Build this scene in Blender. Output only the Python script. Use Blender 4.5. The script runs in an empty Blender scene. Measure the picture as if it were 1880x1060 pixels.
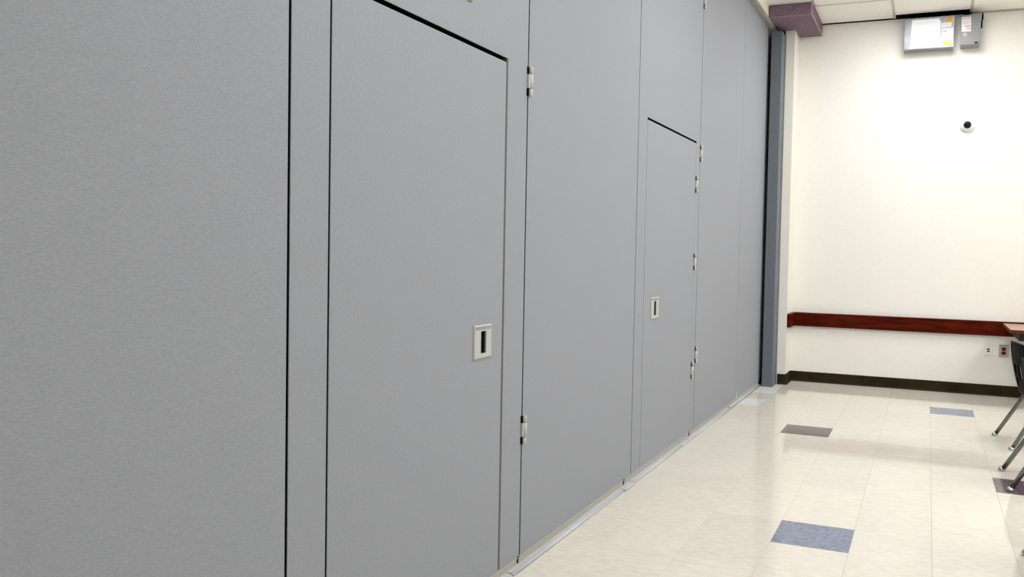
import bpy, bmesh, math, random
from mathutils import Vector, Matrix

random.seed(7)
scene = bpy.context.scene
COL = scene.collection

# ------------------------------------------------------------------ camera
cam_data = bpy.data.cameras.new('camera')
cam = bpy.data.objects.new('camera', cam_data)
COL.objects.link(cam)
FPX, PX, PY = 1541.76, 1084.65, 516.36            # focal length and principal point for 1880 x 1060
cam_data.sensor_fit = 'HORIZONTAL'
cam_data.sensor_width = 36.0
cam_data.lens = FPX / 1880 * 36.0
cam_data.shift_x = -(PX - 940) / 1880
cam_data.shift_y = (PY - 530) / 1880
cam_data.clip_start = 0.05
RIGHT = Vector((0.9278264, 0.3724057, 0.0212648))
DOWN = Vector((0.0332285, -0.0257361, -0.9991164))
FWD = Vector((-0.3715293, 0.9277131, -0.0362532))
m = Matrix.Identity(4)
for i in range(3):
    m[i][0], m[i][1], m[i][2] = RIGHT[i], -DOWN[i], -FWD[i]
m.translation = Vector((0.55639, -3.40745, 1.16601))
cam.matrix_world = m
scene.camera = cam

# ------------------------------------------------------------------ world, exposure
world = bpy.data.worlds.new('world')
world.use_nodes = True
world.node_tree.nodes['Background'].inputs[0].default_value = (0.02, 0.02, 0.02, 1)
scene.world = world
scene.view_settings.view_transform = 'Standard'
scene.view_settings.look = 'None'
scene.view_settings.gamma = 1.0
scene.view_settings.use_curve_mapping = False
scene.view_settings.exposure = 0.0
LAMP = 17.6                                        # strength of the ceiling light diffusers
LAMP_COLOR = (1.0, 1.0, 1.0)


# ------------------------------------------------------------------ materials
def lin(c):
    c /= 255.0
    return c / 12.92 if c <= 0.04045 else ((c + 0.055) / 1.055) ** 2.4


def rgb(r, g, b):
    return (lin(r), lin(g), lin(b), 1.0)


MATS = {}


def mat(name, color, rough=0.5, metal=0.0, spec=0.5, emit=None, strength=0.0, coat=0.0):
    mt = bpy.data.materials.new(name)
    mt.use_nodes = True
    b = mt.node_tree.nodes['Principled BSDF']
    b.inputs['Base Color'].default_value = color
    b.inputs['Roughness'].default_value = rough
    b.inputs['Metallic'].default_value = metal
    b.inputs['Specular IOR Level'].default_value = spec
    b.inputs['Coat Weight'].default_value = coat
    if emit:
        b.inputs['Emission Color'].default_value = (*emit, 1)
        b.inputs['Emission Strength'].default_value = strength
    MATS[name] = mt
    return mt


def noise_layer(mt, c0, c1, scale, stretch=(1, 1, 1), detail=3.0, lo=0.35, hi=0.65, bump=0.0, bump_dist=0.002,
                coords='Object', per_object=False, rough_var=None):
    """colour variation + fine relief from one stretched noise"""
    nt = mt.node_tree
    n = nt.nodes
    b = n['Principled BSDF']
    tc = n.new('ShaderNodeTexCoord')
    mp = n.new('ShaderNodeMapping')
    mp.inputs['Scale'].default_value = stretch
    nt.links.new(tc.outputs[coords], mp.inputs['Vector'])
    vec = mp.outputs['Vector']
    if per_object:
        oi = n.new('ShaderNodeObjectInfo')
        mul = n.new('ShaderNodeMath')
        mul.operation = 'MULTIPLY'
        mul.inputs[1].default_value = 90.0
        nt.links.new(oi.outputs['Random'], mul.inputs[0])
        add = n.new('ShaderNodeVectorMath')
        add.operation = 'ADD'
        nt.links.new(vec, add.inputs[0])
        nt.links.new(mul.outputs[0], add.inputs[1])
        vec = add.outputs[0]
    nz = n.new('ShaderNodeTexNoise')
    nz.inputs['Scale'].default_value = scale
    nz.inputs['Detail'].default_value = detail
    nt.links.new(vec, nz.inputs['Vector'])
    cr = n.new('ShaderNodeValToRGB')
    cr.color_ramp.elements[0].position = lo
    cr.color_ramp.elements[1].position = hi
    cr.color_ramp.elements[0].color = c0
    cr.color_ramp.elements[1].color = c1
    nt.links.new(nz.outputs['Fac'], cr.inputs['Fac'])
    out = cr.outputs['Color']
    if per_object:
        hsv = n.new('ShaderNodeHueSaturation')
        mr = n.new('ShaderNodeMapRange')
        mr.inputs['To Min'].default_value = 0.97
        mr.inputs['To Max'].default_value = 1.02
        nt.links.new(oi.outputs['Random'], mr.inputs['Value'])
        nt.links.new(mr.outputs[0], hsv.inputs['Value'])
        nt.links.new(out, hsv.inputs['Color'])
        out = hsv.outputs['Color']
    nt.links.new(out, b.inputs['Base Color'])
    if bump:
        bp = n.new('ShaderNodeBump')
        bp.inputs['Strength'].default_value = bump
        bp.inputs['Distance'].default_value = bump_dist
        nt.links.new(nz.outputs['Fac'], bp.inputs['Height'])
        nt.links.new(bp.outputs['Normal'], b.inputs['Normal'])
    return nz


# partition fabric: grey vinyl with a fine rippled weave running sideways
fabric = mat('grey_fabric', rgb(160, 161, 165), 0.75, spec=0.25)
noise_layer(fabric, rgb(140, 143, 150), rgb(152, 155, 162), 230.0, (1, 0.55, 2.2), detail=2.5, lo=0.3, hi=0.7,
            bump=0.32, bump_dist=0.001)
edge_shade = mat('panel_edge_shade', rgb(16, 25, 28), 0.8, spec=0.03)
frame_alu = mat('door_frame_metal', rgb(122, 122, 113), 0.5, spec=0.25)
trim_metal = mat('beige_trim_metal', rgb(168, 166, 156), 0.45, spec=0.3)
seal_metal = mat('pale_seal_metal', rgb(186, 187, 192), 0.35, spec=0.4)
hinge_paint = mat('hinge_paint', rgb(188, 190, 186), 0.45, spec=0.3)
plate_plastic = mat('pale_plate', rgb(180, 181, 177), 0.45, spec=0.3)
black = mat('black_void', rgb(5, 8, 9), 0.8, spec=0.02)  # for black parts, and for shade painted into slots and gaps
dark_rubber = mat('dark_rubber', rgb(30, 32, 33), 0.7)
post_steel = mat('blue_grey_steel', rgb(116, 121, 130), 0.55, spec=0.4)
noise_layer(post_steel, rgb(100, 106, 114), rgb(105, 111, 119), 60.0, (1, 1, 0.6), bump=0.03, bump_dist=0.0005)
purple_board = mat('purple_drywall', rgb(128, 108, 122), 0.85, spec=0.2)
noise_layer(purple_board, rgb(123, 103, 118), rgb(138, 117, 131), 30.0, detail=6.0)
purple_edge = mat('torn_paper_edge', rgb(196, 176, 160), 0.9)
screw_dark = mat('screw_head', rgb(60, 48, 60), 0.5, metal=0.4)

wall_paint = mat('cream_wall_paint', rgb(238, 234, 219), 0.6, spec=0.3)
noise_layer(wall_paint, rgb(238, 236, 230), rgb(241, 239, 233), 90.0, detail=4.0, bump=0.05, bump_dist=0.001)
stub_paint = mat('stub_wall_paint', rgb(234, 232, 223), 0.6, spec=0.3)
fascia_paint = mat('white_fascia_paint', rgb(240, 236, 224), 0.6)
ceil_tile = mat('ceiling_tile', rgb(232, 228, 217), 0.9, spec=0.1)
noise_layer(ceil_tile, rgb(243, 241, 234), rgb(250, 248, 243), 220.0, detail=4.0, bump=0.2, bump_dist=0.001)
grid_paint = mat('ceiling_grid_paint', rgb(196, 191, 177), 0.5)
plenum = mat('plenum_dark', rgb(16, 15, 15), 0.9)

vct = mat('vinyl_tile_cream', rgb(228, 220, 202), 0.055, spec=0.34)
noise_layer(vct, rgb(211, 205, 192), rgb(222, 217, 206), 34.0, (0.6, 2.0, 1), detail=9.0, lo=0.32, hi=0.64,
            bump=0.02, bump_dist=0.001, per_object=True)
vct_blue = mat('vinyl_tile_blue', rgb(130, 141, 163), 0.055, spec=0.34)
noise_layer(vct_blue, rgb(104, 114, 137), rgb(138, 149, 171), 75.0, (1, 1.25, 1), detail=6.0, lo=0.38, hi=0.72,
            bump=0.035, bump_dist=0.001, per_object=True)
vct_purple = mat('vinyl_tile_purple', rgb(116, 102, 108), 0.055, spec=0.34)
noise_layer(vct_purple, rgb(94, 81, 87), rgb(114, 100, 105), 70.0, (1, 1.2, 1), detail=6.0, lo=0.38, hi=0.72,
            bump=0.035, bump_dist=0.001, per_object=True)
vct_white = mat('vinyl_tile_white', rgb(232, 230, 226), 0.055, spec=0.34)
noise_layer(vct_white, rgb(226, 224, 220), rgb(240, 238, 236), 60.0, detail=5.0, per_object=True)
subfloor = mat('tile_joint_adhesive', rgb(92, 84, 70), 0.8)
cove = mat('olive_cove_base', rgb(74, 68, 54), 0.55, spec=0.06)
noise_layer(cove, rgb(40, 33, 20), rgb(50, 42, 27), 6.0, detail=3.0)

wood = mat('red_brown_wood', rgb(104, 42, 20), 0.35, spec=0.07)
noise_layer(wood, rgb(54, 8, 2), rgb(90, 26, 7), 5.0, (1.2, 5, 9), detail=8.0, lo=0.3, hi=0.72)
table_top_m = mat('tan_laminate', rgb(190, 146, 108), 0.3)
noise_layer(table_top_m, rgb(152, 112, 80), rgb(170, 130, 97), 6.0, (1, 8, 1), detail=6.0)
table_edge_m = mat('brown_edge_band', rgb(86, 38, 18), 0.4, spec=0.25)

galv = mat('galvanised_box', rgb(140, 144, 148), 0.38, metal=0.3)
noise_layer(galv, rgb(128, 132, 137), rgb(148, 152, 158), 14.0, detail=5.0, bump=0.04, bump_dist=0.002)
box_grey = mat('grey_box_paint', rgb(134, 137, 138), 0.38)
paper = mat('white_paper', rgb(246, 246, 250), 0.7, spec=0.2)
paper_ink = mat('faint_ink', rgb(226, 226, 232), 0.7)
lab_yellow = mat('amber_label', rgb(226, 172, 24), 0.5)
lab_lime = mat('lime_label', rgb(226, 226, 70), 0.5)
lab_white = mat('white_label', rgb(232, 232, 230), 0.5)
lab_silver = mat('silver_label', rgb(206, 208, 220), 0.4)
ink_blue = mat('blue_ink', rgb(38, 72, 140), 0.5)
ink_red = mat('red_ink', rgb(160, 60, 62), 0.5)
ink_grey = mat('grey_ink', rgb(140, 139, 134), 0.5)
amber_ink = mat('amber_ink', rgb(150, 106, 14), 0.5)
cam_white = mat('camera_housing', rgb(228, 229, 232), 0.35)
cam_black = mat('camera_dome', rgb(3, 3, 4), 0.08, spec=0.25)
plate_white = mat('white_wall_plate', rgb(238, 236, 232), 0.35)
plate_steel = mat('steel_wall_plate', rgb(176, 174, 166), 0.35, metal=0.6)
red_plastic = mat('red_receptacle', rgb(104, 16, 14), 0.5, spec=0.2)
port_dark = mat('port_dark', rgb(34, 40, 54), 0.5)

chrome = mat('chrome_tube', rgb(118, 118, 117), 0.2, metal=1.0)
glide_m = mat('nickel_glide', rgb(190, 190, 192), 0.1, metal=1.0)
black_plastic = mat('black_plastic', rgb(4, 4, 6), 0.5, spec=0.02)
lamp_frame = mat('light_frame_white', rgb(235, 235, 232), 0.5)
diffuser = mat('light_diffuser', (0.8, 0.8, 0.8, 1), 0.5, emit=LAMP_COLOR, strength=LAMP)


# ------------------------------------------------------------------ helpers
def box(bm, x0, x1, y0, y1, z0, z1):
    v = [bm.verts.new((x, y, z)) for z in (z0, z1) for y in (y0, y1) for x in (x0, x1)]
    for f in ((0, 2, 3, 1), (4, 5, 7, 6), (0, 1, 5, 4), (2, 6, 7, 3), (0, 4, 6, 2), (1, 3, 7, 5)):
        bm.faces.new([v[i] for i in f])
    return v


def bm_box(*a, bevel=0.0, seg=1):
    bm = bmesh.new()
    box(bm, *a)
    if bevel:
        bmesh.ops.bevel(bm, geom=bm.edges[:], offset=bevel, segments=seg, affect='EDGES', profile=0.5)
    return bm


def tube(bm, pts, r, seg=14, caps=True):
    pts = [Vector(p) for p in pts]
    rings = []
    up = Vector((0.0123, 1, 0.0217)).normalized()
    for i, p in enumerate(pts):
        if i == 0:
            d = pts[1] - pts[0]
        elif i == len(pts) - 1:
            d = pts[-1] - pts[-2]
        else:
            d = (pts[i + 1] - p).normalized() + (p - pts[i - 1]).normalized()
        d.normalize()
        a = up - d * up.dot(d)
        if a.length < 0.05:
            a = Vector((1, 0, 0)) - d * d.x
        a.normalize()
        b = d.cross(a)
        rr = r[i] if isinstance(r, (list, tuple)) else r
        rings.append([bm.verts.new(p + rr * (math.cos(t) * a + math.sin(t) * b))
                      for t in (2 * math.pi * k / seg for k in range(seg))])
    for a, b in zip(rings, rings[1:]):
        for k in range(seg):
            f = bm.faces.new((a[k], a[(k + 1) % seg], b[(k + 1) % seg], b[k]))
            f.smooth = True
    if caps:
        bm.faces.new(rings[0][::-1])
        bm.faces.new(rings[-1])
    return bm


def lathe(bm, origin, axis, prof, seg=28):
    """prof: list of (distance along axis, radius)"""
    o = Vector(origin)
    d = Vector(axis).normalized()
    a = d.orthogonal().normalized()
    b = d.cross(a)
    rings = []
    for h, r in prof:
        if r < 1e-6:
            rings.append([bm.verts.new(o + d * h)])
        else:
            rings.append([bm.verts.new(o + d * h + r * (math.cos(t) * a + math.sin(t) * b))
                          for t in (2 * math.pi * k / seg for k in range(seg))])
    for p, q in zip(rings, rings[1:]):
        for k in range(seg):
            k2 = (k + 1) % seg
            if len(p) == 1 and len(q) == 1:
                continue
            if len(p) == 1:
                f = bm.faces.new((p[0], q[k2], q[k]))
            elif len(q) == 1:
                f = bm.faces.new((p[k], p[k2], q[0]))
            else:
                f = bm.faces.new((p[k], p[k2], q[k2], q[k]))
            f.smooth = True
    bmesh.ops.recalc_face_normals(bm, faces=bm.faces[:])
    return bm


def prism(bm, poly, axis, a0, a1):
    """extrude a 2-D polygon along an axis ('x','y','z')"""
    def P(u, v, w):
        return {'x': (w, u, v), 'y': (u, w, v), 'z': (u, v, w)}[axis]
    A = [bm.verts.new(P(u, v, a0)) for u, v in poly]
    B = [bm.verts.new(P(u, v, a1)) for u, v in poly]
    bm.faces.new(A)
    bm.faces.new(B[::-1])
    n = len(poly)
    for i in range(n):
        bm.faces.new((A[i], B[i], B[(i + 1) % n], A[(i + 1) % n]))
    bmesh.ops.recalc_face_normals(bm, faces=bm.faces[:])
    return bm


def world_loc(o):
    v = Vector((0, 0, 0))
    while o is not None:
        v += o.location
        o = o.parent
    return v


def obj(name, bm, material, parent=None):
    """bm is in world coordinates; the mesh is shifted to the parent's origin (unrotated while building)"""
    bmesh.ops.recalc_face_normals(bm, faces=bm.faces[:])
    base = world_loc(parent)
    if parent is None:
        # origin at the middle of the foot of the box
        xs = [v.co for v in bm.verts]
        lo = Vector((min(c.x for c in xs), min(c.y for c in xs), min(c.z for c in xs)))
        hi = Vector((max(c.x for c in xs), max(c.y for c in xs), max(c.z for c in xs)))
        base = Vector(((lo.x + hi.x) / 2, (lo.y + hi.y) / 2, lo.z))
    bmesh.ops.translate(bm, verts=bm.verts[:], vec=-base)
    me = bpy.data.meshes.new(name)
    bm.to_mesh(me)
    bm.free()
    me.materials.append(material)
    o = bpy.data.objects.new(name, me)
    COL.objects.link(o)
    if parent is None:
        o.location = base
    else:
        o.parent = parent
    return o


def tag(o, label=None, cat=None, group=None, kind=None):
    if label:
        o['label'] = label
    if cat:
        o['category'] = cat
    if group:
        o['group'] = group
    if kind:
        o['kind'] = kind
    return o


def thing(name, label, cat, loc=(0, 0, 0), group=None):
    o = bpy.data.objects.new(name, None)
    o.empty_display_size = 0.05
    COL.objects.link(o)
    o.location = loc
    return tag(o, label, cat, group)


def struct(name, bm, material, label=None):
    return tag(obj(name, bm, material), label, kind='structure')


def text_mesh(name, body, size, material, parent, matrix, extrude=0.0004):
    """flat lettering as a mesh; matrix places it in the world"""
    cu = bpy.data.curves.new(name, 'FONT')
    cu.body = body
    cu.size = size
    cu.extrude = extrude
    cu.align_x = 'CENTER'
    cu.align_y = 'CENTER'
    tmp = bpy.data.objects.new(name + '_tmp', cu)
    COL.objects.link(tmp)
    dg = bpy.context.evaluated_depsgraph_get()
    me = bpy.data.meshes.new_from_object(tmp.evaluated_get(dg))
    bpy.data.objects.remove(tmp)
    bpy.data.curves.remove(cu)
    me.transform(matrix)
    me.transform(Matrix.Translation(-world_loc(parent)))
    me.materials.clear()
    me.materials.append(material)
    o = bpy.data.objects.new(name, me)
    COL.objects.link(o)
    o.parent = parent
    return o


T = 0.3048                     # floor tile
WALL_Y = 4.506                 # face of the back wall
CEIL = 3.264
XP = -0.800                    # face of the partition panels
ROOM_X1, ROOM_Y0, SLAB = 6.4, -6.4, 3.62

# ------------------------------------------------------------------ floor
floor = struct('floor', bm_box(-1.05, ROOM_X1 + 0.1, ROOM_Y0 - 0.1, WALL_Y + 0.1, -0.12, -0.0032), subfloor)


def tile_mesh(name, material):
    bm = bmesh.new()
    h, c = T / 2 - 0.0003, 0.0007
    lo = [bm.verts.new((sx * h, sy * h, -0.0032)) for sx, sy in ((-1, -1), (1, -1), (1, 1), (-1, 1))]
    md = [bm.verts.new((sx * h, sy * h, -0.0004)) for sx, sy in ((-1, -1), (1, -1), (1, 1), (-1, 1))]
    tp = [bm.verts.new((sx * (h - c), sy * (h - c), 0)) for sx, sy in ((-1, -1), (1, -1), (1, 1), (-1, 1))]
    bm.faces.new(tp)
    for k in range(4):
        j = (k + 1) % 4
        bm.faces.new((lo[k], lo[j], md[j], md[k]))
        bm.faces.new((md[k], md[j], tp[j], tp[k]))
    bmesh.ops.recalc_face_normals(bm, faces=bm.faces[:])
    me = bpy.data.meshes.new(name)
    bm.to_mesh(me)
    bm.free()
    me.materials.append(material)
    return me


TM = {k: tile_mesh('floor_tile_' + k, mt) for k, mt in
      (('cream', vct), ('blue', vct_blue), ('purple', vct_purple), ('white', vct_white))}
accent = {(0, 0): 'blue', (-1, 7): 'purple', (2, 11): 'blue', (3, 4): 'purple',
          (6, 8): 'blue', (4, -3): 'blue', (7, 1): 'purple', (8, -6): 'purple', (5, 15): 'purple',
          (-3, 10): 'white', (-3, 12): 'white', (-3, 13): 'white'}
I0, I1, J0, J1 = -3, 6, -5, 15
floor_base = world_loc(floor)
for i in range(I0, I1):
    for j in range(J0, J1):
        o = bpy.data.objects.new('floor_tile', TM[accent.get((i, j), 'cream')])
        COL.objects.link(o)
        o.parent = floor
        o.location = Vector(((i + 0.5) * T, (j + 0.5) * T, 0)) - floor_base
# the tiles out of the picture, joined
bm = bmesh.new()
for i in range(-3, 21):
    for j in range(-21, 15):
        if I0 <= i < I1 and J0 <= j < J1:
            continue
        box(bm, i * T + 0.0003, (i + 1) * T - 0.0003, j * T + 0.0003, (j + 1) * T - 0.0003, -0.0032, 0)
tag(obj('tile_field', bm, vct, floor), kind='stuff')

# ------------------------------------------------------------------ walls
struct('wall_back_upper', bm_box(-1.05, ROOM_X1 + 0.1, WALL_Y, WALL_Y + 0.1, 3.256, SLAB), plenum,  # coloured dark to paint the shade in the ceiling gap
       'top strip of the back wall, coloured dark as the shaded ceiling gap')
struct('wall_back', bm_box(-1.05, ROOM_X1 + 0.1, WALL_Y, WALL_Y + 0.1, 0, 3.256), wall_paint,
       'cream painted back wall of the room')
struct('wall_right', bm_box(ROOM_X1, ROOM_X1 + 0.1, ROOM_Y0, WALL_Y, 0, SLAB), wall_paint)
struct('wall_front', bm_box(-1.05, ROOM_X1 + 0.1, ROOM_Y0 - 0.1, ROOM_Y0, 0, SLAB), wall_paint)
bm = bmesh.new()
box(bm, -1.05, -0.93, ROOM_Y0, WALL_Y, 0, SLAB)                       # behind the partition
struct('wall_left', bm, stub_paint)
struct('wall_corner', bm_box(-0.682, -0.600, 4.225, WALL_Y, 0, 3.157), stub_paint,
       'narrow cream wall return standing behind the grey steel post')
struct('wall_pocket_shade', bm_box(-0.93, -0.682, 4.300, WALL_Y, 0, 3.152), plenum, 'dark block painted as the shaded pocket behind the steel post')  # solid block, its dark colour stands for shade in an open slot
struct('wall_header', bm_box(-0.93, -0.757, ROOM_Y0, WALL_Y, 3.152, SLAB), fascia_paint,
       'white strip of wall above the partition track')

# track trim under the header
bm = bmesh.new()
box(bm, -0.93, -0.786, ROOM_Y0, 4.222, 3.140, 3.152)
box(bm, -0.783, -0.757, ROOM_Y0, 4.008, 3.143, 3.152)
box(bm, -0.757, -0.752, ROOM_Y0, 3.772, 3.143, 3.163)
struct('trim_1', bm, trim_metal, 'beige metal track trim along the top of the partition')

# baseboards: vinyl cove base with a small toe


def cove_bm(run):
    """run: list of (x, y) along the wall foot, room side on the left; profile 6 mm thick with a curved toe"""
    prof = [(0.0, 0.092), (0.004, 0.092), (0.006, 0.089), (0.006, 0.022), (0.008, 0.012), (0.013, 0.004), (0.020, 0.0),
            (0.0, 0.0)]
    bm = bmesh.new()
    pts = [Vector((x, y, 0)) for x, y in run]
    rings = []
    for k, p in enumerate(pts):
        ns = []
        if k > 0:
            d = (p - pts[k - 1]).normalized()
            ns.append(Vector((-d.y, d.x, 0)))
        if k < len(pts) - 1:
            d = (pts[k + 1] - p).normalized()
            ns.append(Vector((-d.y, d.x, 0)))
        n = sum(ns, Vector((0, 0, 0)))
        n = n / n.dot(ns[0]) if len(ns) == 2 else ns[0]
        rings.append([bm.verts.new(p + n * o + Vector((0, 0, z))) for o, z in prof])
    L = len(prof)
    for a, b in zip(rings, rings[1:]):
        for k in range(L):
            bm.faces.new((a[k], a[(k + 1) % L], b[(k + 1) % L], b[k]))
    bm.faces.new(rings[0])
    bm.faces.new(rings[-1][::-1])
    return bm


struct('baseboard_back', cove_bm([(ROOM_X1, WALL_Y), (-0.600, WALL_Y)]), cove,
       'dark olive vinyl baseboard along the back wall')
struct('baseboard_left', cove_bm([(-0.600, WALL_Y - 0.02), (-0.600, 4.225), (-0.668, 4.225)]), cove,
       'short dark baseboard wrapping the wall return beside the post')

# wooden chair rail with its return on the side of the wall stub
bm = bm_box(-0.600, ROOM_X1 - 0.02, WALL_Y - 0.034, WALL_Y, 0.514, 0.638, bevel=0.002)
o = struct('trim_2', bm, wood, 'red-brown wooden chair rail running along the cream back wall')
obj('rail_return', bm_box(-0.600, -0.566, 4.240, WALL_Y - 0.0345, 0.514, 0.636, bevel=0.002), wood, o)

# ------------------------------------------------------------------ ceiling
ceiling = struct('ceiling', bm_box(-1.05, ROOM_X1 + 0.1, ROOM_Y0 - 0.1, WALL_Y + 0.1, SLAB, SLAB + 0.1), plenum)
G = 0.611
GX = [0.216 + G * k for k in range(-1, 11)]        # bars running along Y
GX = [x for x in GX if x < ROOM_X1]
GY = [3.913 - G * k for k in range(0, 17)]
GY = [y for y in GY if y > ROOM_Y0]
xs_edges = [-0.757] + GX + [ROOM_X1]
ys_edges = [WALL_Y] + GY + [ROOM_Y0]
LIGHTS = []                                        # (x index, y index) pairs of the two cells a light fills
for gx in (2, 6, 9):                               # cell columns
    for gy in (1, 5, 9, 13):
        if gy != 13:
            LIGHTS.append((gx, gy))
lit = {(gx, gy + k) for gx, gy in LIGHTS for k in (0, 1)}
stuff_bm = bmesh.new()
cb = world_loc(ceiling)
for a in range(len(xs_edges) - 1):
    for b in range(len(ys_edges) - 1):
        if (a, b) in lit:
            continue
        x0, x1 = xs_edges[a] + 0.004, xs_edges[a + 1] - 0.004
        y1, y0 = ys_edges[b] - 0.004, ys_edges[b + 1] + 0.004
        if a == 0:
            x0 = -0.757
        if b == 0:
            if a == 0:
                y1 = 3.775                           # stops at the purple box
                y0 = min(y0, 3.7)
                continue
            y1 = {1: WALL_Y - 0.016, 2: WALL_Y - 0.115}.get(a, WALL_Y - 0.006)
        if a == 1 and b == 0:
            x0 = -0.4012
        if b <= 2 and a <= 4:
            obj('ceiling_tile', bm_box(x0, x1, y0, y1, CEIL + 0.0005, CEIL + 0.016), ceil_tile, ceiling)
        else:
            box(stuff_bm, x0, x1, y0, y1, CEIL + 0.0005, CEIL + 0.016)
tag(obj('tile_field', stuff_bm, ceil_tile, ceiling), kind='stuff')
for k, x in enumerate(GX):
    y_end = {0: 3.776, 1: WALL_Y - 0.004, 2: WALL_Y - 0.03}.get(k, WALL_Y)
    obj('grid_bar', bm_box(x - 0.012, x + 0.012, ROOM_Y0, y_end, CEIL - 0.001, CEIL + 0.0004), grid_paint, ceiling)
for k, y in enumerate(GY):
    bm = bmesh.new()
    cells = [c for c in range(len(xs_edges) - 1)]
    run = None
    for c in cells:                                  # cut where a light bridges two cells
        cut = (c, k) in {(gx, gy) for gx, gy in LIGHTS}
        if not cut and run is None:
            run = xs_edges[c] + (0.012 if c else 0)
        if cut and run is not None:
            box(bm, run, xs_edges[c] - 0.012, y - 0.012, y + 0.012, CEIL - 0.0008, CEIL + 0.0004)
            run = None
    if run is not None:
        box(bm, run, ROOM_X1, y - 0.012, y + 0.012, CEIL - 0.0008, CEIL + 0.0004)
    obj('grid_bar', bm, grid_paint, ceiling)
bm = bmesh.new()
box(bm, GX[2] + 0.014, ROOM_X1, WALL_Y - 0.024, WALL_Y, CEIL - 0.0015, CEIL + 0.0003)
box(bm, GX[2] + 0.014, ROOM_X1, WALL_Y - 0.0015, WALL_Y, 3.252, CEIL - 0.0016)
obj('wall_angle', bm, grid_paint, ceiling)

# recessed two by four lights, flush in the grid
spots = {1: 'next to the back wall', 5: 'second from the back wall', 9: 'third from the back wall', 13: 'farthest from the back wall'}
cols = {2: 'partition row', 6: 'middle row', 9: 'right row'}
for n, (gx, gy) in enumerate(LIGHTS):
    x0, x1 = xs_edges[gx] + 0.013, xs_edges[gx + 1] - 0.013
    y1, y0 = ys_edges[gy] - 0.013, ys_edges[gy + 2] + 0.013
    t = thing('ceiling_light', 'recessed white ceiling light of the %s, %s' % (cols[gx], spots[gy]), 'ceiling light',
              ((x0 + x1) / 2, (y0 + y1) / 2, CEIL), 'recessed ceiling lights')
    bm = bmesh.new()
    for q in ((x0, x0 + 0.03, y0, y1), (x1 - 0.03, x1, y0, y1), (x0 + 0.03, x1 - 0.03, y0, y0 + 0.03),
              (x0 + 0.03, x1 - 0.03, y1 - 0.03, y1)):
        box(bm, *q, CEIL - 0.002, CEIL + 0.05)
    box(bm, x0, x1, y0, y1, CEIL + 0.05, CEIL + 0.09)
    obj('frame', bm, lamp_frame, t)
    obj('diffuser', bm_box(x0 + 0.031, x1 - 0.031, y0 + 0.031, y1 - 0.031, CEIL + 0.002, CEIL + 0.008), diffuser, t)

# ------------------------------------------------------------------ purple drywall box in the corner
t = thing('drywall_bulkhead', 'unpainted purple drywall box in the corner above the steel post', 'bulkhead',
          (-0.57, 4.14, 3.157))
x0, x1, y0, y1, z0, z1 = -0.750, -0.402, 3.777, WALL_Y - 0.001, 3.157, CEIL - 0.002
BT = 0.0127
obj('front_board', bm_box(x0, x1 - BT, y0, y0 + BT, z0 + BT, z1), purple_board, t)
obj('side_board', bm_box(x1 - BT, x1, y0, y1, z0 + BT, z1), purple_board, t)
obj('bottom_board', bm_box(x0, x1, y0, y1, z0, z0 + BT), purple_board, t)
bm = bmesh.new()
box(bm, x0 + 0.003, x1 - 0.004, y0 - 0.0012, y0, z0 + 0.002, z0 + 0.0045)
obj('torn_edge', bm, purple_edge, t)
bm = bmesh.new()
box(bm, x1, x1 + 0.0012, y0 + 0.004, y1 - 0.01, z0 + 0.0005, z0 + 0.013)
box(bm, x1 - 0.006, x1 + 0.0004, y0 - 0.0008, y0 + 0.0006, z0 + 0.004, z1 - 0.004)
obj('corner_edge', bm, purple_edge, t)
for p, ax in (((-0.70, y0, 3.21), (0, -1, 0)), ((-0.655, y0, 3.205), (0, -1, 0)), ((-0.56, y0, 3.21), (0, -1, 0)),
              ((-0.47, 3.95, z0), (0, 0, -1)), ((-0.46, 4.35, z0), (0, 0, -1)), ((-0.66, 3.88, z0), (0, 0, -1))):
    bm = bmesh.new()
    lathe(bm, p, ax, [(0, 0.0045), (0.0006, 0.004), (0.0008, 0)], 10)
    obj('screw', bm, screw_dark, t)

# ------------------------------------------------------------------ steel jamb post
t = thing('jamb_post', 'tall blue-grey steel post closing the far end of the partition', 'post', (-0.725, 4.11, 0))
bm = bmesh.new()
prism(bm, [(-0.768, 4.008), (-0.680, 4.008), (-0.677, 4.011), (-0.677, 4.170), (-0.768, 4.170)], 'z', 0.0, 3.102)
obj('channel', bm, post_steel, t)
obj('rear_flange', bm_box(-0.768, -0.675, 4.184, 4.222, 0, 3.105), post_steel, t)
obj('seal_strip', bm_box(-0.768, -0.688, 4.170, 4.184, 0, 3.10), dark_rubber, t)

# ------------------------------------------------------------------ folding partition
SEAM = [-3.12, -1.884, -0.667, 0.577, 1.790, 3.058, 4.222]
TOPZ, BOTZ = 3.138, 0.042
DEPTH = 0.095
GROUP = 'panels of the grey folding partition'


def hinge(parent, y, zc, h=0.104, x=XP):
    """three knuckles on a pin; the middle leaf wraps to the left, black blocks beside the outer knuckles paint the shaded notches"""
    r = 0.0075
    xc = x + 0.0075
    g = obj('hinge', tube(bmesh.new(), [(xc, y + 0.006, zc - h * 0.24), (xc, y + 0.006, zc + h * 0.24)], r + 0.0008, 16),
            hinge_paint, parent)
    for s in (-1, 1):
        a, b = zc + s * h * 0.25, zc + s * h * 0.5
        obj('knuckle', tube(bmesh.new(), [(xc, y + 0.006, a), (xc, y + 0.006, b - s * 0.002), (xc, y + 0.006, b)],
                            [r, r, r * 0.8], 16), hinge_paint, g)
        obj('notch_shade', bm_box(x - 0.002, x + 0.0012, y - 0.012, y + 0.001, min(a, b), max(a, b)), black, g)  # black block painting the shade of a recess
    obj('leaf', bm_box(x, x + 0.009, y - 0.009, y + 0.005, zc - h * 0.24, zc + h * 0.24, bevel=0.002), hinge_paint, g)
    return g


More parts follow.
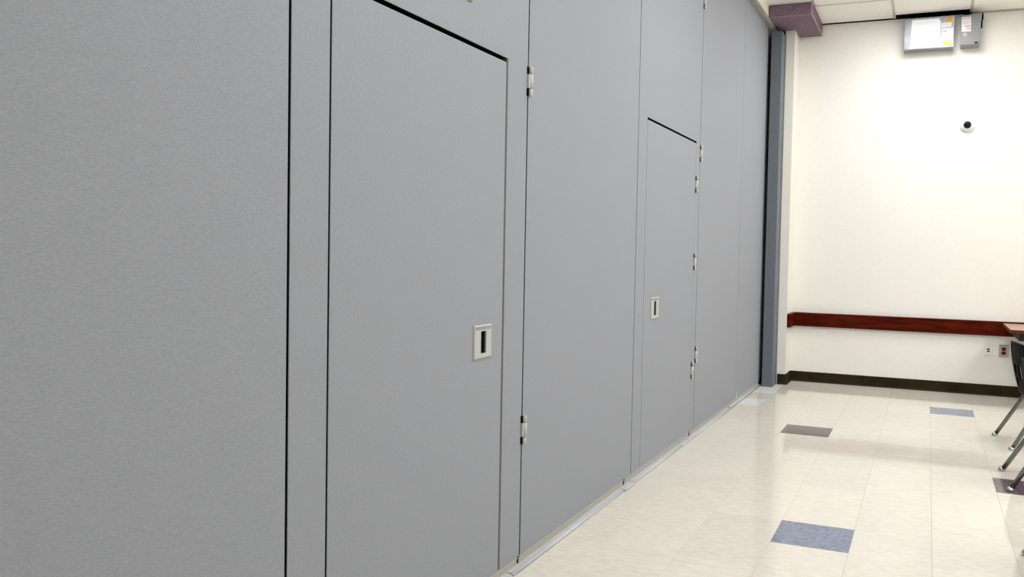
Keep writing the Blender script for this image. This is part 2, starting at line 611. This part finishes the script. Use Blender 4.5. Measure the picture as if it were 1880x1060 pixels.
def pull_handle(parent, y0, y1, z0, z1, x=XP, name_text=True):
    """recessed pull: bevelled pale plate with a slot, black sheet in it painting the recess shade"""
    w, h = y1 - y0, z1 - z0
    sy0, sy1 = y0 + 0.36 * w, y0 + 0.66 * w
    sz0, sz1 = z0 + 0.155 * h, z0 + 0.815 * h
    bm = bmesh.new()
    xo = x + 0.006
    outer = [(y0, z0), (y1, z0), (y1, z1), (y0, z1)]
    c = 0.004
    o_lo = [bm.verts.new((x, a, b)) for a, b in outer]
    o_md = [bm.verts.new((x + 0.003, a, b)) for a, b in outer]
    o_hi = [bm.verts.new((xo, a + (c if a == y0 else -c), b + (c if b == z0 else -c))) for a, b in outer]
    inner = [(sy0, sz0), (sy1, sz0), (sy1, sz1), (sy0, sz1)]
    i_hi = [bm.verts.new((xo, a, b)) for a, b in inner]
    i_lo = [bm.verts.new((x - 0.002, a, b)) for a, b in inner]
    for p, q in ((o_lo, o_md), (o_md, o_hi), (o_hi, i_hi), (i_hi, i_lo)):
        for k in range(4):
            bm.faces.new((p[k], p[(k + 1) % 4], q[(k + 1) % 4], q[k]))
    pl = obj('pull_handle', bm, plate_plastic, parent)
    obj('cup', bm_box(x + 0.0003, x + 0.0012, sy0 + 0.0005, sy1 - 0.0005, sz0 + 0.0005, sz1 - 0.0005), black, pl)  # thin black sheet painting the shade inside the slot
    obj('cup_side', bm_box(x + 0.0012, xo - 0.0012, sy1 - 0.004, sy1 - 0.0002, sz0 + 0.001, sz1 - 0.001), frame_alu, pl)
    if name_text:
        mtx = Matrix.Translation((xo + 0.0002, (y0 + y1) / 2, z1 - 0.095 * h)) @ Matrix(
            ((0, 0, 1, 0), (1, 0, 0, 0), (0, 1, 0, 0), (0, 0, 0, 1))) @ Matrix.Scale(0.92, 4, (1, 0, 0))
        text_mesh('embossed_lettering', 'MODERNFOLD', 0.0165, ink_grey, pl, mtx, 0.0005)
    return pl


def bottom_trim(parent, y0, y1, lip=True):
    o = obj('bottom_trim', bm_box(XP - 0.05, XP - 0.001, y0, y1, 0.004, BOTZ - 0.0005), trim_metal, parent)
    obj('trim_lip', bm_box(XP - 0.001, XP + 0.002, y0, y1, BOTZ - 0.007, BOTZ), trim_metal, o)
    return o


def bottom_seal(parent, y0, y1, x_out=-0.772, z0=0.0, h=0.0125):
    """rounded metal floor seal"""
    bm = bmesh.new()
    prof = [(XP - 0.03, z0), (x_out - 0.004, z0), (x_out, z0 + h * 0.25), (x_out - 0.0015, z0 + h * 0.6),
            (x_out - 0.007, z0 + h * 0.92), (x_out - 0.013, z0 + h), (XP - 0.03, z0 + h)]
    A = [bm.verts.new((x, y0, z)) for x, z in prof]
    B = [bm.verts.new((x, y1, z)) for x, z in prof]
    for k in range(len(prof)):
        j = (k + 1) % len(prof)
        f = bm.faces.new((A[k], A[j], B[j], B[k]))
        f.smooth = 1 <= k <= 4
    bm.faces.new(A)
    bm.faces.new(B[::-1])
    return obj('floor_seal', bm, seal_metal, parent)


def skin(name, parent, poly, x=XP, depth=DEPTH):
    """fabric-covered slab of the given (y, z) outline with a softly eased edge"""
    bm = bmesh.new()
    prism(bm, poly, 'x', x - depth, x)
    e = [e for e in bm.edges if all(abs(v.co.x - x) < 1e-6 for v in e.verts)]
    bmesh.ops.bevel(bm, geom=e, offset=0.0018, segments=2, affect='EDGES', profile=0.5)
    for f in bm.faces:
        f.normal_update()
        if abs(f.normal.x) < 0.02:
            f.material_index = 1                       # side faces coloured dark to paint the shade in the joints
    o = obj(name, bm, fabric, parent)
    o.data.materials.append(edge_shade)
    return o


labels = [
    'plain grey fabric partition panel at the left edge, nearest the camera',
    'grey fabric partition panel holding the nearer, larger pass door',
    'plain grey fabric partition panel between the two pass-door panels',
    'grey fabric partition panel holding the farther pass door with three hinges',
    'plain grey fabric partition panel just beyond the farther pass door',
    'last plain grey partition panel, next to the steel post',
]
GAPS = [0.011, 0.008, 0.007, 0.008, 0.006, 0.004]      # joint at the right-hand end of each panel
panels = []
for k, lab in enumerate(labels):
    y0 = SEAM[k] + (GAPS[k - 1] / 2 if k else 0)
    y1 = SEAM[k + 1] - GAPS[k] / 2
    x = XP + (0.003 if k == 0 else 0.0)
    t = thing('partition_panel', lab, 'partition panel', (XP - DEPTH / 2, (y0 + y1) / 2, 0), GROUP)
    panels.append(t)
    if k == 1:
        d0, d1, top, g = -1.739, -0.835, 1.803, 0.014
        skin('panel_face', t, [(y0, BOTZ), (d0 - 0.006, BOTZ), (d0 - 0.006, top + g), (d1 + 0.012, top + g),
                               (d1 + 0.012, BOTZ), (y1, BOTZ), (y1, TOPZ), (y0, TOPZ)])
        dr = skin('pass_door', t, [(d0, BOTZ), (d1, BOTZ), (d1, top), (d0, top)], depth=0.045)
        bm = bmesh.new()
        box(bm, XP - 0.075, XP - 0.0025, d1 + 0.0075, d1 + 0.0119, BOTZ, top + g - 0.001)
        obj('door_jamb', bm, frame_alu, t)
        obj('door_stop', bm_box(XP - 0.07, XP - 0.05, d0 - 0.006, d1 + 0.0119, BOTZ, top + g), black, t)
        pull_handle(dr, -1.034, -0.917, 0.803, 0.914)
        obj('latch_tag', bm_box(XP, XP + 0.004, -1.165, -1.078, 1.937, 2.03, bevel=0.001), frame_alu, t)
    elif k == 3:
        d0, d1, top, g = 0.722, 1.700, 1.846, 0.011
        skin('panel_face', t, [(y0, BOTZ), (d0 - 0.004, BOTZ), (d0 - 0.004, top + g), (d1 + 0.0015, top + g),
                               (d1 + 0.0015, BOTZ), (y1, BOTZ), (y1, TOPZ), (y0, TOPZ)])
        dr = skin('pass_door', t, [(d0, BOTZ), (d1, BOTZ), (d1, top), (d0, top)], depth=0.045)
        obj('door_stop', bm_box(XP - 0.07, XP - 0.05, d0 - 0.004, d1 + 0.0015, BOTZ, top + g), black, t)
        pull_handle(dr, 0.838, 0.968, 0.808, 0.923)
        for zc in (1.592, 1.110, 0.427):
            hinge(dr, 1.704, zc)
    else:
        skin('panel_face', t, [(y0, BOTZ), (y1, BOTZ), (y1, TOPZ), (y0, TOPZ)], x=x)

# hinges between folded pairs, mounted on the right-hand panel of each pair
for zc in (1.770, 0.506):
    hinge(panels[2], SEAM[2], zc)
for zc in (2.750, 1.794, 0.517):
    hinge(panels[4], SEAM[4] + 0.004, zc)
# dark backing added behind the seams so the gaps look shaded
for k in range(1, 6):
    obj('joint_backing', bm_box(XP - 0.090, XP - 0.028, SEAM[k] - GAPS[k - 1] / 2 + 0.0002, SEAM[k] + GAPS[k - 1] / 2 - 0.0002, BOTZ, TOPZ - 0.002),
        dark_rubber, panels[k - 1])
# black blocks painting the shade in the gaps between the foot trims
for k, (ya, yb) in ((1, (-0.688, -0.672)), (3, (0.462, 0.486)), (4, (1.682, 1.712))):
    obj('trim_gap_shade', bm_box(XP - 0.03, XP - 0.004, ya + 0.0003, yb - 0.0003, 0.013, BOTZ - 0.002), black, panels[k])
# metal at the foot of every panel
bottom_trim(panels[0], -3.12, -1.892)
bottom_trim(panels[1], -1.876, -0.688)
bottom_trim(panels[2], -0.672, 0.462)
bottom_trim(panels[3], 0.486, 1.682)
bottom_trim(panels[4], 1.712, 3.050)
bottom_trim(panels[5], 3.062, 4.05)
bottom_seal(panels[0], -3.12, -1.90)
bottom_seal(panels[1], -1.893, -0.775)
bottom_seal(panels[2], -0.766, 0.402)
bottom_seal(panels[3], 0.408, 0.556, x_out=-0.765, h=0.012)
bottom_seal(panels[3], 0.566, 1.436)
bottom_seal(panels[4], 1.441, 1.592, x_out=-0.768, h=0.012)
bottom_seal(panels[4], 1.598, 2.790)
bottom_seal(panels[5], 2.800, 4.000, x_out=-0.777, z0=0.006, h=0.012)
obj('corner_clip', bm_box(XP, XP + 0.004, 3.062, 3.090, BOTZ, 0.088), hinge_paint, panels[5])

# ------------------------------------------------------------------ electrical boxes on the back wall
FY = WALL_Y - 0.125
t = thing('electrical_panel', 'wide galvanised electrical box with a white paper taped on, under the ceiling', 'electrical box',
          (0.5, WALL_Y - 0.06, 2.954))
obj('cabinet', bm_box(0.306, 0.696, FY + 0.003, WALL_Y, 2.955, 3.218, bevel=0.002), galv, t)
cov = obj('cover', bm_box(0.303, 0.699, FY, FY + 0.003, 2.956, 3.221, bevel=0.0012), galv, t)
for x, z in ((0.322, 2.972), (0.680, 2.972), (0.322, 3.206), (0.680, 3.206)):
    bm = bmesh.new()
    lathe(bm, (x, FY, z), (0, -1, 0), [(0, 0.005), (0.002, 0.0045), (0.003, 0)], 12)
    obj('screw', bm, seal_metal, cov)


def sheet(name, pts, y, th, material, parent):
    bm = bmesh.new()
    prism(bm, pts, 'y', y - th, y)
    return obj(name, bm, material, parent)


o = sheet('amber_label', [(0.632, 3.166), (0.681, 3.166), (0.681, 3.210), (0.634, 3.210)], FY, 0.0006, lab_yellow, cov)
for z in (3.202, 3.190, 3.177):
    sheet('print_line', [(0.638, z), (0.676, z), (0.676, z + 0.004), (0.638, z + 0.004)], FY - 0.0006, 0.0003, amber_ink, o)
o = sheet('white_label', [(0.598, 3.127), (0.676, 3.127), (0.676, 3.164), (0.598, 3.164)], FY, 0.0006, lab_white, cov)
for z in (3.153, 3.145, 3.137):
    sheet('print_line', [(0.606, z), (0.668, z), (0.668, z + 0.002), (0.606, z + 0.002)], FY - 0.0006, 0.0003, ink_grey, o)
sheet('lime_label', [(0.610, 2.978), (0.686, 2.976), (0.687, 3.005), (0.611, 3.007)], FY, 0.0006, lab_lime, cov)
o = sheet('silver_label', [(0.603, 3.018), (0.690, 3.018), (0.690, 3.118), (0.603, 3.118)], FY, 0.0006, lab_silver, cov)
sheet('print_line', [(0.614, 3.090), (0.640, 3.090), (0.640, 3.097), (0.614, 3.097)], FY - 0.0006, 0.0003, ink_grey, o)
# two sheets of paper taped over the cover: a thing of its own
pp = thing('paper_notice', 'white sheets of paper taped to the wide electrical box', 'paper', (0.47, FY - 0.001, 2.96))
sheet('sheet', [(0.351, 2.962), (0.578, 2.962), (0.584, 2.972), (0.592, 3.185), (0.362, 3.185)], FY - 0.0008, 0.0008, paper, pp)
f = sheet('sheet', [(0.352, 2.961), (0.570, 2.961), (0.583, 3.204), (0.362, 3.204)], FY - 0.0018, 0.0008, paper, pp)
for z, xa, xb in ((3.175, 0.39, 0.55), (3.135, 0.41, 0.47), (3.115, 0.41, 0.49)):
    sheet('print_line', [(xa, z), (xb, z), (xb, z + 0.004), (xa, z + 0.004)], FY - 0.0026, 0.0002, paper_ink, f)
# black conduit fittings from the top of the box into the ceiling
for k in range(6):
    x = 0.372 + 0.054 * k
    bm = bmesh.new()
    lathe(bm, (x, WALL_Y - 0.075, 3.2185), (0, 0, 1), [(0, 0.016), (0.004, 0.023), (0.016, 0.023), (0.018, 0.017), (0.030, 0.017),
                                                   (0.032, 0.024), (0.046, 0.024), (0.05, 0.018), (0.30, 0.018)], 14)
    tag(obj('conduit', bm, black, None), ['leftmost', 'second', 'third', 'fourth', 'fifth', 'rightmost'][k] +
        ' of six black conduits rising from the wide electrical box', 'conduit', 'conduits above the electrical box')

t = thing('disconnect_switch', 'small grey electrical switch box with a white label and side lever', 'electrical box',
          (0.826, WALL_Y - 0.06, 2.96))
obj('cabinet', bm_box(0.752, 0.900, FY + 0.006, WALL_Y, 2.962, 3.214, bevel=0.002), box_grey, t)
cov = obj('door', bm_box(0.749, 0.904, FY, FY + 0.006, 2.966, 3.216, bevel=0.002), box_grey, t)
o = sheet('white_label', [(0.757, 3.076), (0.829, 3.076), (0.826, 3.198), (0.755, 3.198)], FY, 0.0006, lab_white, cov)
mtx = Matrix.Translation((0.790, FY - 0.0009, 3.184)) @ Matrix(((1, 0, 0, 0), (0, 0, -1, 0), (0, 1, 0, 0), (0, 0, 0, 1)))
text_mesh('lettering', 'EATON', 0.0175, ink_blue, o, mtx, 0.0001)
for z, xa, xb, mt_, hh in ((3.158, 0.762, 0.82, ink_grey, 0.003), (3.146, 0.762, 0.82, ink_grey, 0.003), (3.134, 0.762, 0.82, ink_grey, 0.002),
                           (3.117, 0.781, 0.824, ink_red, 0.006), (3.096, 0.795, 0.825, ink_red, 0.006)):
    sheet('print_line', [(xa, z), (xb, z), (xb, z + hh), (xa, z + hh)], FY - 0.0006, 0.0003, mt_, o)
bm = bmesh.new()
lathe(bm, (0.786, FY, 3.051), (0, -1, 0), [(0, 0.014), (0.0006, 0.014), (0.0006, 0)], 20)
o = obj('round_sticker', bm, lab_white, cov)
sheet('print_line', [(0.781, 3.048), (0.797, 3.048), (0.797, 3.055), (0.781, 3.055)], FY - 0.0006, 0.0003, ink_red, o)
obj('latch', bm_box(0.859, 0.884, FY - 0.004, FY, 2.974, 2.984, bevel=0.001), black, cov)
h = obj('lever', bm_box(0.904, 0.916, FY + 0.02, FY + 0.05, 3.105, 3.165, bevel=0.003), black, t)
obj('lever_grip', bm_box(0.909, 0.921, FY + 0.0, FY + 0.05, 3.168, 3.222, bevel=0.004), black, h)
# black feed to the switch box
bm = bmesh.new()
tube(bm, [(0.795, WALL_Y - 0.06, 3.216), (0.795, WALL_Y - 0.06, 3.24), (0.780, WALL_Y - 0.06, 3.256), (0.735, WALL_Y - 0.06, 3.262), (0.70, WALL_Y - 0.06, 3.30)],
     0.022, 12)
tag(obj('conduit', bm, black, None), 'black bent conduit entering the top of the small switch box', 'conduit', 'conduits above the electrical box')

# ------------------------------------------------------------------ dome camera
t = thing('security_camera', 'small white security camera with black dome on the back wall', 'security camera', (0.832, WALL_Y, 2.27))
bm = bmesh.new()
lathe(bm, (0.832, WALL_Y, 2.308), (0, -1, 0), [(0, 0.060), (0.006, 0.061), (0.014, 0.059), (0.024, 0.050), (0.030, 0.040), (0.032, 0.034), (0.030, 0.0)], 40)
obj('housing', bm, cam_white, t)
bm = bmesh.new()
lathe(bm, (0.832, WALL_Y - 0.030, 2.308), (0, -1, 0), [(0.031 * math.sin(a), 0.031 * math.cos(a)) for a in [k * math.pi / 20 for k in range(10)]] + [(0.031, 0)], 32)
obj('dome', bm, cam_black, t)

# ------------------------------------------------------------------ wall plates
t = thing('data_outlet', 'white wall plate with two dark data ports below the wooden rail', 'outlet', (1.062, WALL_Y, 0.345))
pl = obj('plate', bm_box(1.030, 1.094, WALL_Y - 0.006, WALL_Y, 0.342, 0.438, bevel=0.002), plate_white, t)
obj('insert', bm_box(1.049, 1.075, WALL_Y - 0.0085, WALL_Y - 0.006, 0.364, 0.416, bevel=0.001), plate_white, t)
for z in (0.397, 0.379):
    obj('port', bm_box(1.0525, 1.0715, WALL_Y - 0.0095, WALL_Y - 0.0085, z - 0.0065, z + 0.0065), port_dark, t)
for z in (0.350, 0.430):
    bm = bmesh.new()
    lathe(bm, (1.062, WALL_Y - 0.006, z), (0, -1, 0), [(0, 0.003), (0.001, 0.0026), (0.0012, 0)], 10)
    obj('screw', bm, ink_grey, pl)

t = thing('power_outlet', 'steel wall plate with two red receptacles under the wooden rail', 'outlet', (1.180, WALL_Y, 0.34))
pl = obj('plate', bm_box(1.144, 1.216, WALL_Y - 0.010, WALL_Y, 0.337, 0.436, bevel=0.003), plate_steel, t)
for z in (0.405, 0.371):
    bm = bmesh.new()
    lathe(bm, (1.180, WALL_Y - 0.010, z), (0, -1, 0), [(0, 0.018), (0.003, 0.018), (0.004, 0.0165), (0.004, 0)], 24)
    for v in bm.verts:                                 # flattened top and bottom like a duplex receptacle
        v.co.z = z + max(-0.0145, min(0.0145, v.co.z - z))
    r_ = obj('receptacle', bm, red_plastic, t)
    for dx in (-0.006, 0.006):
        obj('slot', bm_box(1.180 + dx - 0.001, 1.180 + dx + 0.001, WALL_Y - 0.0146, WALL_Y - 0.014, z - 0.002, z + 0.007), black, r_)
bm = bmesh.new()
lathe(bm, (1.180, WALL_Y - 0.010, 0.388), (0, -1, 0), [(0, 0.003), (0.001, 0.0026), (0.0012, 0)], 10)
obj('screw', bm, ink_grey, pl)
obj('top_lip', bm_box(1.143, 1.217, WALL_Y - 0.013, WALL_Y, 0.436, 0.440, bevel=0.001), plate_steel, pl)

# ------------------------------------------------------------------ work table against the rail
TX0, TX1, TY0, TY1, TZ = 1.162, 2.69, 3.748, WALL_Y - 0.036, 0.627
t = thing('work_table', 'tan laminate table with brown edge pushed against the back wall rail', 'table', (1.92, 4.1, 0))
obj('table_top', bm_box(TX0 + 0.003, TX1 - 0.003, TY0 + 0.003, TY1 - 0.003, TZ - 0.026, TZ, bevel=0.001), table_top_m, t)
bm = bmesh.new()
box(bm, TX0, TX0 + 0.0029, TY0, TY1, TZ - 0.027, TZ - 0.001)
box(bm, TX1 - 0.0029, TX1, TY0, TY1, TZ - 0.027, TZ - 0.001)
box(bm, TX0 + 0.003, TX1 - 0.003, TY0, TY0 + 0.0029, TZ - 0.027, TZ - 0.001)
box(bm, TX0 + 0.003, TX1 - 0.003, TY1 - 0.0029, TY1, TZ - 0.027, TZ - 0.001)
obj('edge_band', bm, table_edge_m, t)
bm = bmesh.new()
for q in ((TX0 + 0.07, TX1 - 0.07, TY0 + 0.09, TY0 + 0.108), (TX0 + 0.07, TX1 - 0.07, TY1 - 0.108, TY1 - 0.09),
          (TX0 + 0.07, TX0 + 0.088, TY0 + 0.108, TY1 - 0.108), (TX1 - 0.088, TX1 - 0.07, TY0 + 0.108, TY1 - 0.108)):
    box(bm, *q, TZ - 0.09, TZ - 0.027)
obj('apron', bm, dark_rubber, t)
for x in (TX0 + 0.19, TX1 - 0.16):
    for y in (TY0 + 0.15, TY1 - 0.15):
        bm = bmesh.new()
        tube(bm, [(x, y, 0.02), (x, y, TZ - 0.027)], 0.0159, 16)
        lg = obj('leg', bm, chrome, t)
        bm = bmesh.new()
        lathe(bm, (x, y, 0), (0, 0, 1), [(0, 0.018), (0.008, 0.021), (0.018, 0.018), (0.024, 0.0165), (0.024, 0)], 16)
        obj('foot_glide', bm, glide_m, lg)


# ------------------------------------------------------------------ school chairs (front = +x, origin between the rear feet)
def shell_surface(prof, y_of, ncol, holes):
    """grid surface: prof rows of (x, z); returns bmesh solidified to 7 mm"""
    bm = bmesh.new()
    rows = []
    for r, (x, z, hw, cup) in enumerate(prof):
        row = []
        for c in range(ncol + 1):
            s = -1 + 2 * c / ncol
            row.append(bm.verts.new((x + cup[0] * s * s, hw * s, z + cup[1] * s * s)))
        rows.append(row)
    for r in range(len(prof) - 1):
        for c in range(ncol):
            if (r, c) in holes:
                continue
            f = bm.faces.new((rows[r][c], rows[r][c + 1], rows[r + 1][c + 1], rows[r + 1][c]))
            f.smooth = True
    bmesh.ops.delete(bm, geom=[v for v in bm.verts if not v.link_faces], context='VERTS')
    bmesh.ops.recalc_face_normals(bm, faces=bm.faces[:])
    bmesh.ops.solidify(bm, geom=bm.faces[:], thickness=0.008)
    return bm


def make_chair():
    t = thing('school_chair', 'chair', 'chair')
    # seat: waterfall front, dished, sweeping up at the back
    prof = []
    for x, z, hw in ((0.500, 0.322, 0.180), (0.492, 0.345, 0.192), (0.465, 0.358, 0.198), (0.40, 0.357, 0.200), (0.33, 0.350, 0.200),
                     (0.26, 0.345, 0.198), (0.20, 0.345, 0.194), (0.165, 0.350, 0.190), (0.136, 0.358, 0.186)):
        prof.append((x, z, hw, (0.0, 0.010)))
    obj('seat', shell_surface(prof, None, 14, set()), black_plastic, t)
    prof = []
    N = 16
    for k in range(N + 1):
        u = k / N
        z = 0.305 + 0.335 * u
        x = 0.128 - 0.058 * u - 0.008 * math.sin(math.pi * u)
        hw = 0.196 + 0.020 * math.sin(math.pi * min(1, u * 1.15) * 0.5) - 0.010 * max(0, u - 0.9) / 0.1
        prof.append((x, z, hw, (0.012, -0.006 * u)))
    holes = set()
    for r0, r1, c0, c1 in ((10, 15, 1, 2), (10, 15, 16, 17), (6, 9, 3, 5), (6, 9, 13, 15), (5, 9, 8, 10), (3, 5, 3, 5), (3, 5, 13, 15)):
        for r in range(r0, r1):
            for c in range(c0, c1):
                holes.add((r, c))
    obj('backrest', shell_surface(prof, None, 18, holes), black_plastic, t)
    for s in (-1, 1):
        rear = bmesh.new()
        tube(rear, [(0.006, s * 0.214, 0.012), (0.150, s * 0.186, 0.260), (0.176, s * 0.180, 0.310), (0.205, s * 0.172, 0.330)], 0.0125, 14)
        lg = obj('leg', rear, chrome, t)
        bm = bmesh.new()
        lathe(bm, (0.0, s * 0.215, 0), (0.0, 0, 1), [(0, 0.012), (0.002, 0.018), (0.007, 0.0195), (0.013, 0.017), (0.020, 0.0135), (0.022, 0)], 18)
        obj('foot_glide', bm, glide_m, lg)
        front = bmesh.new()
        tube(front, [(0.436, s * 0.206, 0.012), (0.370, s * 0.188, 0.255), (0.350, s * 0.182, 0.310), (0.320, s * 0.172, 0.330)], 0.0125, 14)
        lg = obj('leg', front, chrome, t)
        bm = bmesh.new()
        lathe(bm, (0.440, s * 0.207, 0), (0, 0, 1), [(0, 0.012), (0.002, 0.018), (0.007, 0.0195), (0.013, 0.017), (0.020, 0.0135), (0.022, 0)], 18)
        obj('foot_glide', bm, glide_m, lg)
    fr = bmesh.new()
    tube(fr, [(0.205, -0.172, 0.330), (0.320, -0.172, 0.330)], 0.011, 12)
    tube(fr, [(0.205, 0.172, 0.330), (0.320, 0.172, 0.330)], 0.011, 12)
    tube(fr, [(0.245, -0.172, 0.330), (0.245, 0.172, 0.330)], 0.0095, 12)
    obj('seat_frame', fr, black_plastic, t)
    return t


def copy_tree(o, parent=None):
    c = o.copy()
    COL.objects.link(c)
    c.parent = parent
    for ch in o.children:
        copy_tree(ch, c)
    return c


chair = make_chair()
chair_spots = [
    ((1.037, 2.504), math.atan2(0.065, 0.424), 'black plastic school chair with chrome legs, closest to the back wall'),
    ((0.976, 1.492), math.atan2(0.006, 0.433), 'black school chair with rear foot on the purple floor tile'),
    ((0.957, 0.066), 0.0, 'school chair at the right edge nearest the camera, only a rear foot showing'),
]
for k, ((x, y), a, lab) in enumerate(chair_spots):
    c = chair if k == 0 else copy_tree(chair)
    c.location = (x, y, 0)
    c.rotation_euler = (0, 0, a)
    tag(c, lab, 'chair', 'school chairs along the right edge')


# ------------------------------------------------------------------ scuffs worn into the floor finish
scuff_m = mat('scuff_brown', rgb(168, 146, 116), 0.4)
for run in ([(0.543, 0.895), (0.570, 0.858), (0.592, 0.810), (0.603, 0.770)], [(-0.250, -0.250), (-0.262, -0.300), (-0.268, -0.345)],
            [(0.300, -0.180), (0.318, -0.235)]):
    bm = bmesh.new()
    pts = [Vector((x, y, 0.0002)) for x, y in run]
    prev = None
    for k, p in enumerate(pts):
        d = (pts[min(k + 1, len(pts) - 1)] - pts[max(k - 1, 0)]).normalized()
        w = 0.0012 * (0.4 if k in (0, len(pts) - 1) else 1.0)
        n = Vector((-d.y, d.x, 0)) * w
        cur = (bm.verts.new(p + n), bm.verts.new(p - n))
        if prev:
            bm.faces.new((prev[0], prev[1], cur[1], cur[0]))
        prev = cur
    obj('scuff_mark', bm, scuff_m, floor)
